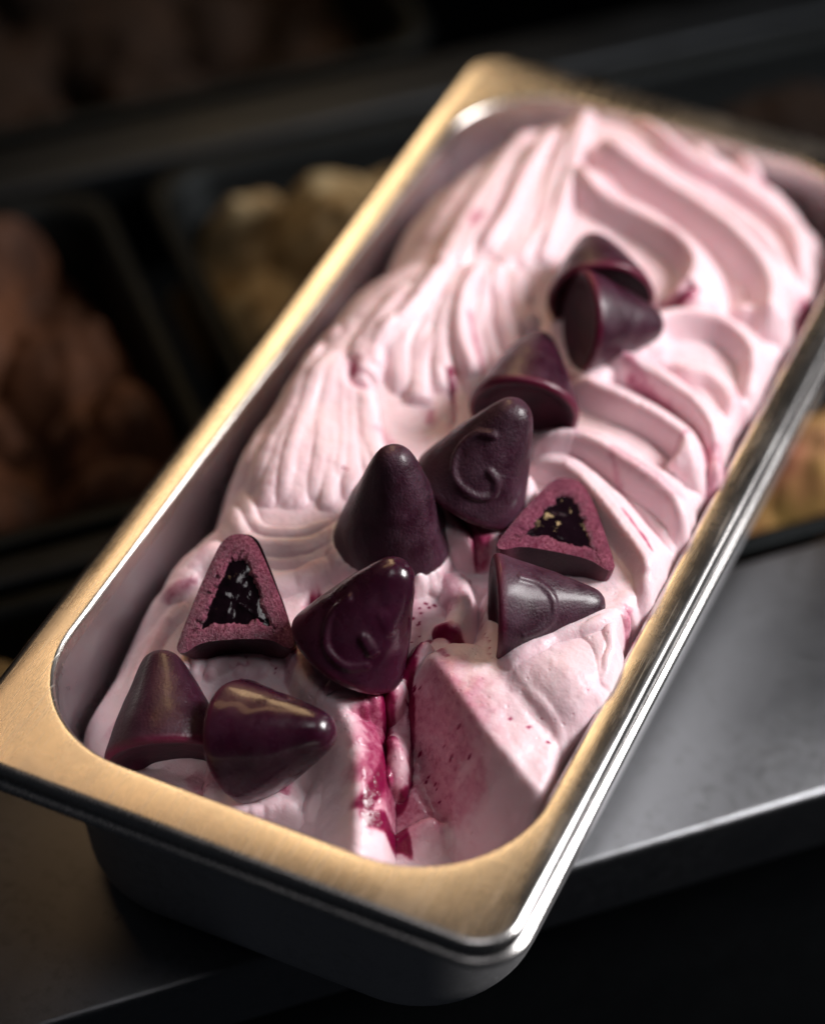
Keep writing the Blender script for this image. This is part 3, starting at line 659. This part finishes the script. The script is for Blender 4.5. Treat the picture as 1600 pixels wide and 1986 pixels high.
# flange: from inner lip (rows[-1] is top) outwards
flange = [ring(IX, IY, IR, RIM - .006)]
q = .0019
for k in range(8):
    a = math.radians(180 - 90 * k / 7)
    flange.append(ring(IX + q + q * math.cos(a), IY + q + q * math.cos(a), IR + q + q * math.cos(a), RIM - q + q * math.sin(a)))
for t in (.15, .4, .7, .9):
    hx = IX + q + (OX - .0024 - IX - q) * t; hy = IY + q + (OY - .0024 - IY - q) * t
    flange.append(ring(hx, hy, IR + q + (OR - .0024 - IR - q) * t, RIM + .0002 * math.sin(math.pi * t)))
loft('rim_flange', flange + [ring(OX - .0024, OY - .0024, OR - .0024, RIM)], M_rim, pan)
sk = [(-.0024, 0), (-.0014, -.0001), (-.0007, -.0005), (-.0002, -.0011), (0, -.0018), (0, -.0042), (-.0004, -.0047), (.0002, -.0052), (.0010, -.0054),
      (.0017, -.0059), (.0019, -.0066), (.0015, -.0074), (.0006, -.0078), (-.0006, -.0076), (-.0010, -.0070), (-.0010, -.0050), (-.0012, -.0030)]
loft('rolled_edge', [ring(OX + d, OY + d, OR + d, RIM + z) for d, z in sk], M_skirt, pan)
def wall(off, z_top):
    out = []
    for t in np.linspace(0, 1, 10):
        s = .0030 * t
        out.append((IX - s + off, IY - s * 1.3 + off, IR - s * .5 + off, z_top + (.016 - z_top) * t))
    hx, hy, r, z = out[-1]; rb = .0150
    for k in range(1, 9):
        a = math.radians(90 * k / 8)
        out.append((hx - rb + rb * math.cos(a), hy - rb + rb * math.cos(a), max(r - rb + rb * math.cos(a), .004), .016 - (rb - (off > 0) * -.0) * math.sin(a)))
    return out
win = [ring(*p) for p in wall(0, RIM - .006)]
loft('basin', win + [ring(.03, .1, .02, .001)], M_basin, pan, cap='last')
wo = [ring(p[0], p[1], p[2], max(p[3] - .0008, .0003)) for p in wall(.001, RIM - .002)]
loft('outer_wall', wo + [ring(.03, .1, .02, .0003)], M_outer, pan, cap='last')

# ---------------------------------------------------------------- pink gelato
SIL = [(0, 2.0), (8, 1.5), (13, .6), (15.6, 0), (17, 1.5), (17, 2.4)] + [(17 - 12.3*t, 2.4 + 32.8*t) for t in np.linspace(.05, 1, 30)] + [(2.8, 36.9), (.1, 37.5)]
BPA = np.array(B_PTS, float)
def tps_fit(A, lam=4.0):
    n = len(A); X = A[:, :2]; d = np.linalg.norm(X[:, None] - X[None], axis=2)
    K = np.where(d > 0, d*d*np.log(np.maximum(d, 1e-9)), 0) + lam*10*np.eye(n)
    P = np.c_[np.ones(n), X]; Mx = np.block([[K, P], [P.T, np.zeros((3, 3))]])
    return np.linalg.solve(Mx, np.r_[A[:, 2], 0, 0, 0])
def tps_eval(A, Wt, x, y):
    z = Wt[len(A)] + Wt[len(A)+1]*x + Wt[len(A)+2]*y
    for i in range(len(A)):
        d2 = np.maximum((x - A[i, 0])**2 + (y - A[i, 1])**2, 1e-12); z = z + Wt[i] * .5 * d2 * np.log(d2)
    return z
def smooth_poly(pl, step=.6):
    P = np.array(pl, float)
    if len(P) > 2:
        Q = [P[0]]; E = np.vstack([2*P[0]-P[1], P, 2*P[-1]-P[-2]])
        for i in range(1, len(E) - 2):
            for t in np.linspace(0, 1, 9)[1:]:
                a, b, c, d = E[i-1], E[i], E[i+1], E[i+2]
                Q.append(.5*((2*b) + (c-a)*t + (2*a-5*b+4*c-d)*t*t + (3*b-3*c+d-a)*t**3))
        P = np.array(Q)
    s = np.r_[0, np.cumsum(np.linalg.norm(np.diff(P, axis=0), axis=1))]
    n = max(4, int(s[-1] / step)); tt = np.linspace(0, s[-1], n)
    return np.c_[np.interp(tt, s, P[:, 0]), np.interp(tt, s, P[:, 1])]
def poly_field(gx, gy, pl, reach):
    """signed distance to the polyline (left of travel > 0) and normalised arc position, inside a window"""
    P = smooth_poly(pl)
    x0, x1 = P[:, 0].min()-reach, P[:, 0].max()+reach; y0, y1 = P[:, 1].min()-reach, P[:, 1].max()+reach
    i0, i1 = np.searchsorted(gx, (x0, x1)); j0, j1 = np.searchsorted(gy, (y0, y1))
    if i1 <= i0 or j1 <= j0: return None
    X, Y = np.meshgrid(gx[i0:i1], gy[j0:j1])
    best = np.full(X.shape, 1e9); sd = np.zeros(X.shape); ss = np.zeros(X.shape)
    n = len(P)
    for k in range(n - 1):
        a = P[k]; d = P[k+1] - a; L = max(d @ d, 1e-9)
        t = np.clip(((X-a[0])*d[0] + (Y-a[1])*d[1]) / L, 0, 1)
        ex = X - a[0] - t*d[0]; ey = Y - a[1] - t*d[1]; e = ex*ex + ey*ey
        mk = e < best; best = np.where(mk, e, best)
        cr = d[0]*(Y-a[1]) - d[1]*(X-a[0])
        sd = np.where(mk, np.sign(cr), sd); ss = np.where(mk, (k + t) / (n - 1), ss)
    return (slice(j0, j1), slice(i0, i1)), np.sqrt(best), sd, ss
def taper(s, a, b):
    f = np.ones_like(s)
    if a > 0: f = f * np.clip(s / a, 0, 1)
    if b > 0: f = f * np.clip((1 - s) / b, 0, 1)
    return np.sqrt(np.maximum(f * (2 - f), 0))
def sat(x): return np.clip(x, 0, 1)

def blur(a, k):
    for _ in range(k):
        p = np.pad(a, 1, mode='edge'); a = (p[:-2, 1:-1] + p[2:, 1:-1] + p[1:-1, :-2] + p[1:-1, 2:] + 2*p[1:-1, 1:-1]) / 6
    return a
STEP = .42
gx = np.arange(-73.0, 77.5, STEP); gy = np.arange(-166.5, 166.5, STEP)
GX, GY = np.meshgrid(gx, gy)
WX = GX + .9 * fbm(GX / 13, GY / 13, 3, 3); WY = GY + .9 * fbm(GX / 13 + 9, GY / 13, 11, 3)
Z = tps_eval(BPA, tps_fit(BPA), WX, WY)
H = np.zeros_like(Z); HL = np.zeros_like(Z); SY = np.zeros_like(Z)
for pl, wl, wr, h, t0, t1 in RIDGES:
    r = poly_field(gx, gy, pl, max(wl, wr) * (1.8 if max(wl, wr) <= 3.6 else 1.05))
    if r is None: continue
    win_, d, sg, s = r
    wob = 1 + .22 * vnoise(s * 6 + h * 3.7, s * 0 + wl * 5.1, 77)
    if max(wl, wr) <= 3.6:                           # a rounded rib; neighbours meet in a crease
        wd = np.where(sg > 0, wl, wr) * 1.3 * wob * (.6 + .4 * taper(s, t0, t1))
        add = (h * np.maximum(1 - (d / wd)**2.4, 0)**.55 + .20 * vnoise(d * 1.5 * sg + 40, s * 5 + wl * 9, 78) * (d < wd)) * taper(s, t0, t1)
        HL[win_] = np.maximum(HL[win_], add)
    else:                                            # a broad spatula band or facet
        wd = np.where(sg > 0, wl, wr) * (.75 + .25 * taper(s, t0, t1))
        u = sat(1 - d / wd); lin = sat((np.where(sg > 0, wl, wr) - 4) / 5)
        prof = (1 - lin) * u*u*(3 - 2*u) + lin * np.where(u > .85, u - (u-.85)**2/.3, u)
        add = (h * prof + .16 * vnoise(d * 1.5 * sg + 40, s * 6 + wl * 9, 79) * (u > .02)) * taper(s, t0, t1)
        H[win_] = np.where(add > 0, np.maximum(H[win_], add) * .6 + (H[win_] + add) * .4, H[win_])
H = H + blur(HL, 2)
for pl, wd, dep, tint in GROOVES:
    r = poly_field(gx, gy, pl, wd * 1.3)
    if r is None: continue
    win_, d, sg, s = r
    u = sat(1 - d / (wd * 1.25)); prof = u*u*(3-2*u) * taper(s, .2, .2)
    H[win_] -= dep * prof
    SY[win_] = np.maximum(SY[win_], tint * prof * .8)
Z = Z + H
for pl, zs, mL, rL, mR, rR in FACETS:                # knife crests: flat planes falling away on either side
    r = poly_field(gx, gy, pl, max(rL, rR))
    win_, d, sg, s = r
    zc = np.interp(s, np.linspace(0, 1, len(zs)), zs)
    reach = np.where(sg > 0, rL, rR); m = np.where(sg > 0, mL, mR)
    dd = np.sqrt(d*d + 1.0) - 1.0
    pz = zc - m * dd; wt = sat((1 - d / reach) * 3) * taper(s, .12, .0)
    Z[win_] = Z[win_] * (1 - wt) + (pz + np.where(sg < 0, .26, .07) * fbm(GX[win_] / 2.4, GY[win_] / 2.4, 51, 3) * sat(d / 2.5) + .5 * fbm(GX[win_] / 9, GY[win_] / 9, 57, 2)) * wt
for pl, wd, h in DRIPS:
    r = poly_field(gx, gy, pl, wd * 1.2); win_, d, sg, s = r
    Z[win_] += h * np.sqrt(np.maximum(1 - (d / wd)**2, 0)) * taper(s, .2, .04)
H = H * 0
NW = .5 + .5 * fbm(GX / 5, GY / 5, 31, 4)
for pl, wd, st in SYRUP:
    r = poly_field(gx, gy, pl, wd * 2.4)
    if r is None: continue
    win_, d, sg, s = r
    u = sat(1.0 - d / (wd * (1.0 + 1.2 * NW[win_]))); SY[win_] = np.maximum(SY[win_], st * np.minimum(1, 1.5 * u) * taper(s, .08, .08))
for x, y, rr in DOTS:
    i0, i1 = np.searchsorted(gx, (x - 2, x + 2)); j0, j1 = np.searchsorted(gy, (y - 2, y + 2))
    dd = np.hypot(GX[j0:j1, i0:i1] - x, GY[j0:j1, i0:i1] - y)
    SY[j0:j1, i0:i1] = np.maximum(SY[j0:j1, i0:i1], sat(1.6 - dd / rr))
Z += .55 * fbm(GX / 22, GY / 22, 21, 3) + .16 * fbm(GX / 4.5, GY / 4.5, 25, 3) + .05 * fbm(GX / 1.3, GY / 1.3, 27, 2) + .28 * np.maximum(fbm(GX / 2.6, GY / 2.6, 29, 3) - .25, 0) * sat(2 * fbm(GX / 17, GY / 17, 33, 2))
SY = np.maximum(SY, np.maximum(.42 * blur(SY, 40), .55 * blur(SY, 10)))
cg = 1.3; nx_, ny_ = int(152/cg), int(336/cg)
for n_, loc, Mx, rs, ls in CANDIES:
    th = np.linspace(0, 2*math.pi, 120); pr = np.array(SIL) * [rs, ls]
    R3 = np.array(Mx); P = np.concatenate([np.c_[r*np.cos(th), r*np.sin(th), np.full_like(th, z)] for r, z in pr])
    if n_ in 'gh': P = P[P[:, 0] <= .5]
    P = P @ R3.T + np.array(loc)
    env = np.full((ny_, nx_), 99.0)
    i = np.clip(((P[:, 0] + 74) / cg).astype(int), 0, nx_-1); j = np.clip(((P[:, 1] + 167) / cg).astype(int), 0, ny_-1)
    np.minimum.at(env, (j, i), P[:, 2]); lo = P[:, 2].min()
    ii_ = np.clip(((GX + 74) / cg).astype(int), 0, nx_-1); jj_ = np.clip(((GY + 167) / cg).astype(int), 0, ny_-1)
    E_ = env[jj_, ii_]; has = E_ < 90
    tgt = np.minimum(E_ + 1.2, lo + 6.5)
    Z = Z + blur(np.where(has, np.clip(tgt - Z, 0, 12), 0), 8)
    ring_ = blur((has & (E_ < lo + 9)).astype(float), 14) * (1 - has) * 2
    SY = np.maximum(SY, np.clip(ring_, 0, 1) * .62 * np.clip(2.2 * NW - .55, 0, 1))
# shoulder towards the wall
qx = np.abs(GX) - (IX*1000 - .4 - 35.6); qy = np.abs(GY) - (IY*1000 - .4 - 35.6)
sd_in = 35.6 - (np.hypot(np.maximum(qx, 0), np.maximum(qy, 0)) + np.minimum(np.maximum(qx, qy), 0))
sd_in0 = sd_in + 3.0 * np.exp(-((GY + 84) / 16)**2) * (GX > 0)
over = 3.0 * np.exp(-((GY + 84) / 16)**2) * (GX > 0) + .6 * np.exp(-((GY - 2) / 10)**2) * (GX > 0)
sd_in = sd_in + 2.6 * fbm(GX / 16 + 5, GY / 13, 61, 2) * sat((GX - 25) / 25) * (1 - np.exp(-((GY + 84) / 26)**2)) + over + .8 * fbm(GX / 9, GY / 9, 41, 3)
sd_in = sd_in - 4.0 * sat((GX - 15) / 35) * sat((GY - 45) / 50) - 1.2 * sat((GX - 40) / 20)
left = np.maximum(sat((-GX - 10) / 40), .85 * sat((GY - 108) / 22))
ew = 5.5 + 5.5 * left; eh = 11.0 + 18.0 * left
uu = sat(1 - sd_in / ew)
Z = Z - eh * (1 - np.sqrt(np.maximum(1 - uu*uu, 0)))
# soft, inflated folds: push every point out along the surface normal
gyz, gxz = np.gradient(blur(Z, 3), STEP)
ln = np.sqrt(1 + gxz**2 + gyz**2); OFF = 1.1
PX = GX - OFF * gxz / ln; PY = GY - OFF * gyz / ln; PZ = Z + OFF / ln - OFF
PZ = np.maximum(PZ, -52 + 3*vnoise(GX/8, GY/8, 5))
deep = sat((-PZ - 4) / 10)                                 # below the lip the gelato stays inside the steel
bx, by, br = IX*1000 - 3.4, IY*1000 - 4.2, 32.0
ax = np.maximum(np.abs(PX) - (bx - br), 0); ay = np.maximum(np.abs(PY) - (by - br), 0)
kk = np.minimum(1, br / np.maximum(np.hypot(ax, ay), 1e-6)) * deep + (1 - deep)
PX = np.sign(PX) * (np.minimum(np.abs(PX), bx - br) + ax * kk); PY = np.sign(PY) * (np.minimum(np.abs(PY), by - br) + ay * kk)
keep = (sd_in > -5.5) & (sd_in0 > -.9)
idx = -np.ones(Z.shape, int)
qk = keep[:-1, :-1] & keep[1:, :-1] & keep[:-1, 1:] & keep[1:, 1:]
use = np.zeros(Z.shape, bool); use[:-1, :-1] |= qk; use[1:, :-1] |= qk; use[:-1, 1:] |= qk; use[1:, 1:] |= qk
idx[use] = np.arange(use.sum())
Vg = np.c_[PX[use], PY[use], PZ[use]] / 1000 + np.array([0, 0, RIM])
jj, ii = np.nonzero(qk)
Q = np.c_[idx[jj, ii], idx[jj, ii+1], idx[jj+1, ii+1], idx[jj+1, ii]]
gel = np_obj('pink_gelato', Vg, Q, M_gel)
att = gel.data.attributes.new('syrup', 'FLOAT', 'POINT'); att.data.foreach_set('value', SY[use].astype(np.float32))
tag(gel, 'pale pink berry ripple gelato mounded in spatula swirls inside the long steel pan', 'gelato')

# ---------------------------------------------------------------- cone candies
PROF = [(15.6, 0.0), (16.5, .35), (17.0, 1.3), (17.0, 2.4), (16.3, 5.2), (15.1, 9), (13.4, 14), (11.6, 19), (9.7, 24), (7.9, 28.5), (6.3, 32.3), (4.7, 35.2), (2.8, 36.9), (1.3, 37.4), (0.02, 37.5)]
BASE = [(15.6, 0.0), (14.4, .25), (13.0, 1.1), (11.0, 2.4), (8.0, 3.2), (4.0, 3.5), (.02, 3.6)]
def resample(pr, n):
    P = smooth_poly([p for p in pr], .05); k = np.linspace(0, len(P) - 1, n).round().astype(int); return P[k]
PR = resample(PROF, 46); BR = resample(BASE, 16); PRH = resample(PROF, 130)
def mark_height(th, r, z, marks):
    h = 0.0
    a = np.angle(np.exp(1j * th)) * np.maximum(r, 3)
    for pts, w, hgt in marks:
        P = smooth_poly(pts, .5); d2 = np.full(np.shape(th), 1e9)
        for p in P: d2 = np.minimum(d2, (a - p[0])**2 + (z - p[1])**2)
        h = h + hgt * np.exp(-(np.sqrt(d2) / w)**3)
    return h
def shape(seed, rs, ls, amp=.5, marks=()):
    rg = np.random.RandomState(seed); ph = rg.rand(8) * 6.28; am = rg.uniform(.4, 1, 8) * amp; bend = rg.uniform(-1.2, 1.2, 2)
    def f(th, r, z):
        k = (1 + .018*am[0]*np.cos(2*th + ph[0]) + .014*am[1]*np.cos(3*th + ph[1]) + .010*am[2]*np.sin(z*.32 + ph[2] + th) + .008*am[3]*np.cos(5*th + .25*z + ph[3]))
        t = z / 37.5
        k = k + .02*am[5]*np.cos(th + ph[5])*np.sin(z*.17 + ph[6]) + .010*vnoise(np.cos(th)*2.6 + 20 + ph[7], np.sin(th)*2.6 + 20 + z*.22, seed % 90)
        if marks: r = r + mark_height(th, r, z, marks)
        return np.stack([(r*k*np.cos(th)*rs + bend[0]*t*t), (r*k*np.sin(th)*rs + bend[1]*t*t), z*ls + .25*am[4]*np.cos(2*th+ph[4])*(r > 12)], -1) / 1000
    return f
def lathe(name, f, prof, mat, parent, th0=0.0, th1=2*math.pi, n=72):
    closed = abs(th1 - th0 - 2*math.pi) < 1e-6
    th = np.linspace(th0, th1, n + 1)[:(n if closed else n + 1)]
    V = np.concatenate([f(th, np.full_like(th, r), np.full_like(th, z)) for r, z in prof]); m = len(th)
    Qs = []
    for i in range(len(prof) - 1):
        for j in range(m if closed else m - 1):
            k = (j + 1) % m; Qs.append((i*m + j, i*m + k, (i+1)*m + k, (i+1)*m + j))
    return mesh_obj(name, V, Qs, mat, parent)
def side_r(z): return float(np.interp(z, PR[:, 1], PR[:, 0]))
def place(o, loc, Mx):
    o.matrix_world = Matrix.Translation(Vector((loc[0]/1000, loc[1]/1000, loc[2]/1000 + RIM))) @ Matrix(Mx).to_4x4()

def candy(seed, loc, Mx, rs, ls, mat, label, swirls=()):
    e = empty('cone_candy'); place(e, loc, Mx); f = shape(seed, rs, ls, .8, swirls)
    lathe('cone_body', f, PRH if swirls else PR, mat, e, n=220 if swirls else 72); lathe('hollow_base', f, BR, M_hollow, e)
    return tag(e, label, 'candy', 'cone candies on the gelato')

def half_candy(seed, loc, Mx, rs, ls, label):
    e = empty('halved_cone_candy'); place(e, loc, Mx); f = shape(seed, rs, ls, .3)
    # local x is the cut normal: keep the half behind the cut
    lathe('outer_shell', f, PR, M_semi, e, math.pi/2, 3*math.pi/2, 40); lathe('hollow_base', f, BR, M_frost, e, math.pi/2, 3*math.pi/2, 40)
    full = np.concatenate([np.c_[BR[::-1][:, 0], BR[::-1][:, 1]], PR[1:]])
    L = np.concatenate([np.c_[full[:, 0], full[:, 1]], np.c_[-full[::-1][1:-1, 0], full[::-1][1:-1, 1]]])   # closed outline (y, z)
    s = np.r_[0, np.cumsum(np.linalg.norm(np.diff(np.vstack([L, L[:1]]), axis=0), axis=1))]; n = 240; tt = np.linspace(0, s[-1], n, endpoint=False)
    Lc = np.vstack([L, L[:1]]); O = np.c_[np.interp(tt, s, Lc[:, 0]), np.interp(tt, s, Lc[:, 1])] * [rs, ls]
    rg = np.random.RandomState(seed + 50)
    cen = np.array([0, 13.5*ls])
    jag = fbm(np.cos(tt/s[-1]*6.283)*7 + 20, np.sin(tt/s[-1]*6.283)*7 + 20, seed + 3, 4)
    inner = []
    for k in range(n):                                # offset towards the middle by the crust thickness
        a = O[(k-2) % n]; b = O[(k+2) % n]; t = (b - a)/np.linalg.norm(b - a); nn = np.array([-t[1], t[0]])
        p = O[k] + nn * (5.0 + 1.1*jag[k]); inner.append(p)
    I = np.array(inner); I = np.array([cen + (p - cen) * min(1, 1) for p in I])
    I[:, 1] = np.clip(I[:, 1], 7.5*ls, 29*ls)
    lim = np.maximum(np.interp(I[:, 1], PR[:, 1]*ls, PR[:, 0]*rs) - 5.0 + .9*jag, .6); I[:, 0] = np.clip(I[:, 0], -lim, lim)
    for _ in range(2): I = .5*I + .25*np.roll(I, 1, 0) + .25*np.roll(I, -1, 0)
    I[:, 0] += .22*rg.randn(n); I[:, 1] += .22*rg.randn(n)
    M = 14; V = []; F = []
    for m in range(M + 1):
        q = m / M; P = O*(1-q) + I*q
        rel = .13*fbm(P[:, 0]/1.6 + 30, P[:, 1]/1.6 + 30, seed + 9, 3) * min(1, 4*q) + (.5*math.sin(math.pi*min(q*2, 1)/2) - .9*max(0, q - .8)*5*.6)
        rel = rel + .10*rg.rand(n)*min(1, 5*q)
        V.append(np.c_[np.full(n, 0) + rel, P[:, 0], P[:, 1]])
    P = I; V.append(np.c_[np.full(n, -2.6), P[:, 0]*.99, P[:, 1]])
    V = np.concatenate(V)/1000
    for m in range(M + 1):
        for k in range(n): F.append((m*n + k, m*n + (k+1) % n, (m+1)*n + (k+1) % n, (m+1)*n + k))
    mesh_obj('sugar_crust', V, F, M_crust, e)
    V = []; F = []; c2 = I.mean(0)
    for _ in range(12): I = .5*I + .25*np.roll(I, 1, 0) + .25*np.roll(I, -1, 0)
    for m in range(9):
        q = 1 - m/8.0*.995; P = c2 + (I - c2)*q*1.06
        V.append(np.c_[-.35 + .1*q**6 + .7*(1-q) + .62*fbm(P[:, 0]/3.4 + 50, P[:, 1]/3.4 + 50, seed + 20, 2)*(1-q**4), P[:, 0], P[:, 1]])
    V = np.concatenate(V)/1000
    for m in range(8):
        for k in range(n): F.append((m*n + k, m*n + (k+1) % n, (m+1)*n + (k+1) % n, (m+1)*n + k))
    mesh_obj('syrup_core', V, F, M_core, e)
    return tag(e, label, 'candy', 'cone candies on the gelato')

C_SWIRL = [([(-2, 27), (-7, 23.5), (-9, 16.5), (-5.5, 10.5), (2, 9), (6.5, 11.5), (5.5, 15.5), (2.5, 17.5)], 1.15, .75)]
HALF_ARC = [([(-11, 8), (-9, 14), (-4, 18.5), (2, 19), (6, 15), (8, 9)], 1.1, .55)]
HOOK = [([(-8, 22), (-10, 15), (-6, 8), (1, 6.5), (6, 9)], 1.2, .55), ([(2, 16), (5.5, 13.5)], 1.6, .8), ([(3, 24), (7, 20.5)], 1.6, .4)]
LOOKS = {
 'a': (M_semi, 'dark plum cone candy farthest back, tip up, above the sideways one', ()),
 'b': (M_semi, 'dark plum cone candy lying sideways with tip to the right, touching the farthest one', ()),
 'c': (M_semi, 'dark plum cone candy with glossy red lip, third from the back of the pan', ()),
 'd': (M_frost, 'frosted plum cone candy with raised curl, leaning right behind the upright one', C_SWIRL),
 'e': (M_frost, 'upright frosted plum cone candy standing in the middle of the pan', ()),
 'f': (M_gloss, 'glossy plum cone candy with raised curl, in front of the upright one', HOOK),
 'i': (M_frost, 'frosted plum cone candy lying with tip to the right, below the right halved one', HALF_ARC),
 'j': (M_gloss, 'very dark glossy cone candy nearest the front rim, tip to the right', ()),
 'k': (M_semi, 'dull dark cone candy leaning in the front left corner of the pan', ()),
}
for i, (n, loc, Mx, rs, ls) in enumerate(CANDIES):
    if n == 'g': half_candy(71, loc, Mx, rs, .92, 'halved cone candy at left showing black syrup and bright pink crust')
    elif n == 'h': half_candy(83, loc, Mx, rs, .92, 'halved cone candy at right with dark syrup core facing up')
    else:
        mt, lb, sw = LOOKS[n]; candy(11 + i*7, loc, Mx, rs, ls, mt, lb, sw)

# ---------------------------------------------------------------- blurred tubs in the display case
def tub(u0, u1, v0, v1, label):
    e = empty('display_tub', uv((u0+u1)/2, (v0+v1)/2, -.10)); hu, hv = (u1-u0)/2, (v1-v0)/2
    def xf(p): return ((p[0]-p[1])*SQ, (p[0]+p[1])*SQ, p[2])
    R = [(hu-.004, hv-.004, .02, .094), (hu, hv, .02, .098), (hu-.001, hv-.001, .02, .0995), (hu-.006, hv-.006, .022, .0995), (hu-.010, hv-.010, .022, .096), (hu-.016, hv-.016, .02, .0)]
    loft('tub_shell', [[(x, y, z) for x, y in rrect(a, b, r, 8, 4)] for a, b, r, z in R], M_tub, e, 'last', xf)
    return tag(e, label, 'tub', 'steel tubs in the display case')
def tub_gelato(name, u0, u1, v0, v1, mat, seed, z0, amp, sc, label, lump=1.0):
    n = 110; U, Vv = np.meshgrid(np.linspace(u0, u1, n), np.linspace(v0, v1, n))
    e = np.minimum(np.minimum(U-u0, u1-U), np.minimum(Vv-v0, v1-Vv))
    rg = np.random.RandomState(seed); z = np.full(U.shape, z0)
    for _ in range(int((u1-u0)*(v1-v0)/(sc*sc)*5)):
        cu, cv = rg.uniform(u0, u1), rg.uniform(v0, v1); rr = sc*rg.uniform(.35, .75); d2 = (U-cu)**2*rg.uniform(.7, 1.4) + (Vv-cv)**2*rg.uniform(.7, 1.4)
        z = np.maximum(z, z0 + amp*rg.uniform(-.3, .6) + np.sqrt(np.maximum(rr*rr - d2, 0))*lump - .6*rr*(d2 >= rr*rr))
    z = z + .0022*vnoise(U/.006, Vv/.006, seed+1) + .004*vnoise(U/.014, Vv/.014, seed+2)
    z = z - .03*np.clip(1-e/.02, 0, 1)**2
    X = (U-Vv)*SQ; Y = (U+Vv)*SQ
    idx = np.arange(n*n).reshape(n, n); Q = np.c_[idx[:-1, :-1].ravel(), idx[:-1, 1:].ravel(), idx[1:, 1:].ravel(), idx[1:, :-1].ravel()]
    o = np_obj(name, np.c_[X.ravel(), Y.ravel(), z.ravel()], Q, mat); return tag(o, label, 'gelato')
M_choc = plain_gel('chocolate_gelato', (.020, .0065, .0025), (.066, .024, .0095), .75)
M_pale = plain_gel('cream_caramel_gelato', (.30, .25, .15), (.16, .088, .024), .6, 26)
M_cream = plain_gel('vanilla_gelato', (.30, .25, .14), (.24, .18, .09), .5)
M_yel = plain_gel('yellow_pink_gelato', (.36, .23, .07), (.30, .09, .065), .5, 30)
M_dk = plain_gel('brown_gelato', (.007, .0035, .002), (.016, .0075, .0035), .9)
for nm, (u0, u1, v0, v1), mat, sd, z0, amp, sc, lab, tl in (
  ('chocolate_gelato', (-.222, -.060, .080, .264), M_choc, 5, -.045, .050, .052, 'dark chocolate gelato heaped in knobs, blurred at the far left', 'steel tub holding the chocolate gelato at the far left'),
  ('caramel_gelato', (-.046, .120, .080, .264), M_pale, 6, -.045, .045, .046, 'pale cream and caramel gelato, blurred beside the left rim of the pan', 'steel tub holding the pale caramel gelato beside the pan'),
  ('vanilla_gelato', (-.235, -.080, -.008, .058), M_cream, 8, -.035, .022, .05, 'pale vanilla gelato, blurred below the chocolate one', 'steel tub holding the vanilla gelato below the chocolate one'),
  ('fruit_gelato', (.060, .215, -.008, .058), M_yel, 9, -.022, .020, .04, 'yellow and pink fruit gelato, blurred beyond the right side of the ledge', 'steel tub holding the yellow and pink gelato right of the pan'),
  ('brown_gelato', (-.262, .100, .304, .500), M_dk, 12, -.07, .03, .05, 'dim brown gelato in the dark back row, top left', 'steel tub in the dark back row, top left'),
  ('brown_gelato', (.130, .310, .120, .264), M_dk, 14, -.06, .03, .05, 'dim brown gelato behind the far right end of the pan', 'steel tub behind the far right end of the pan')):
    tub(u0, u1, v0, v1, tl)
    tub_gelato(nm, u0+.008, u1-.008, v0+.008, v1-.008, mat, sd, z0, amp, sc, lab)
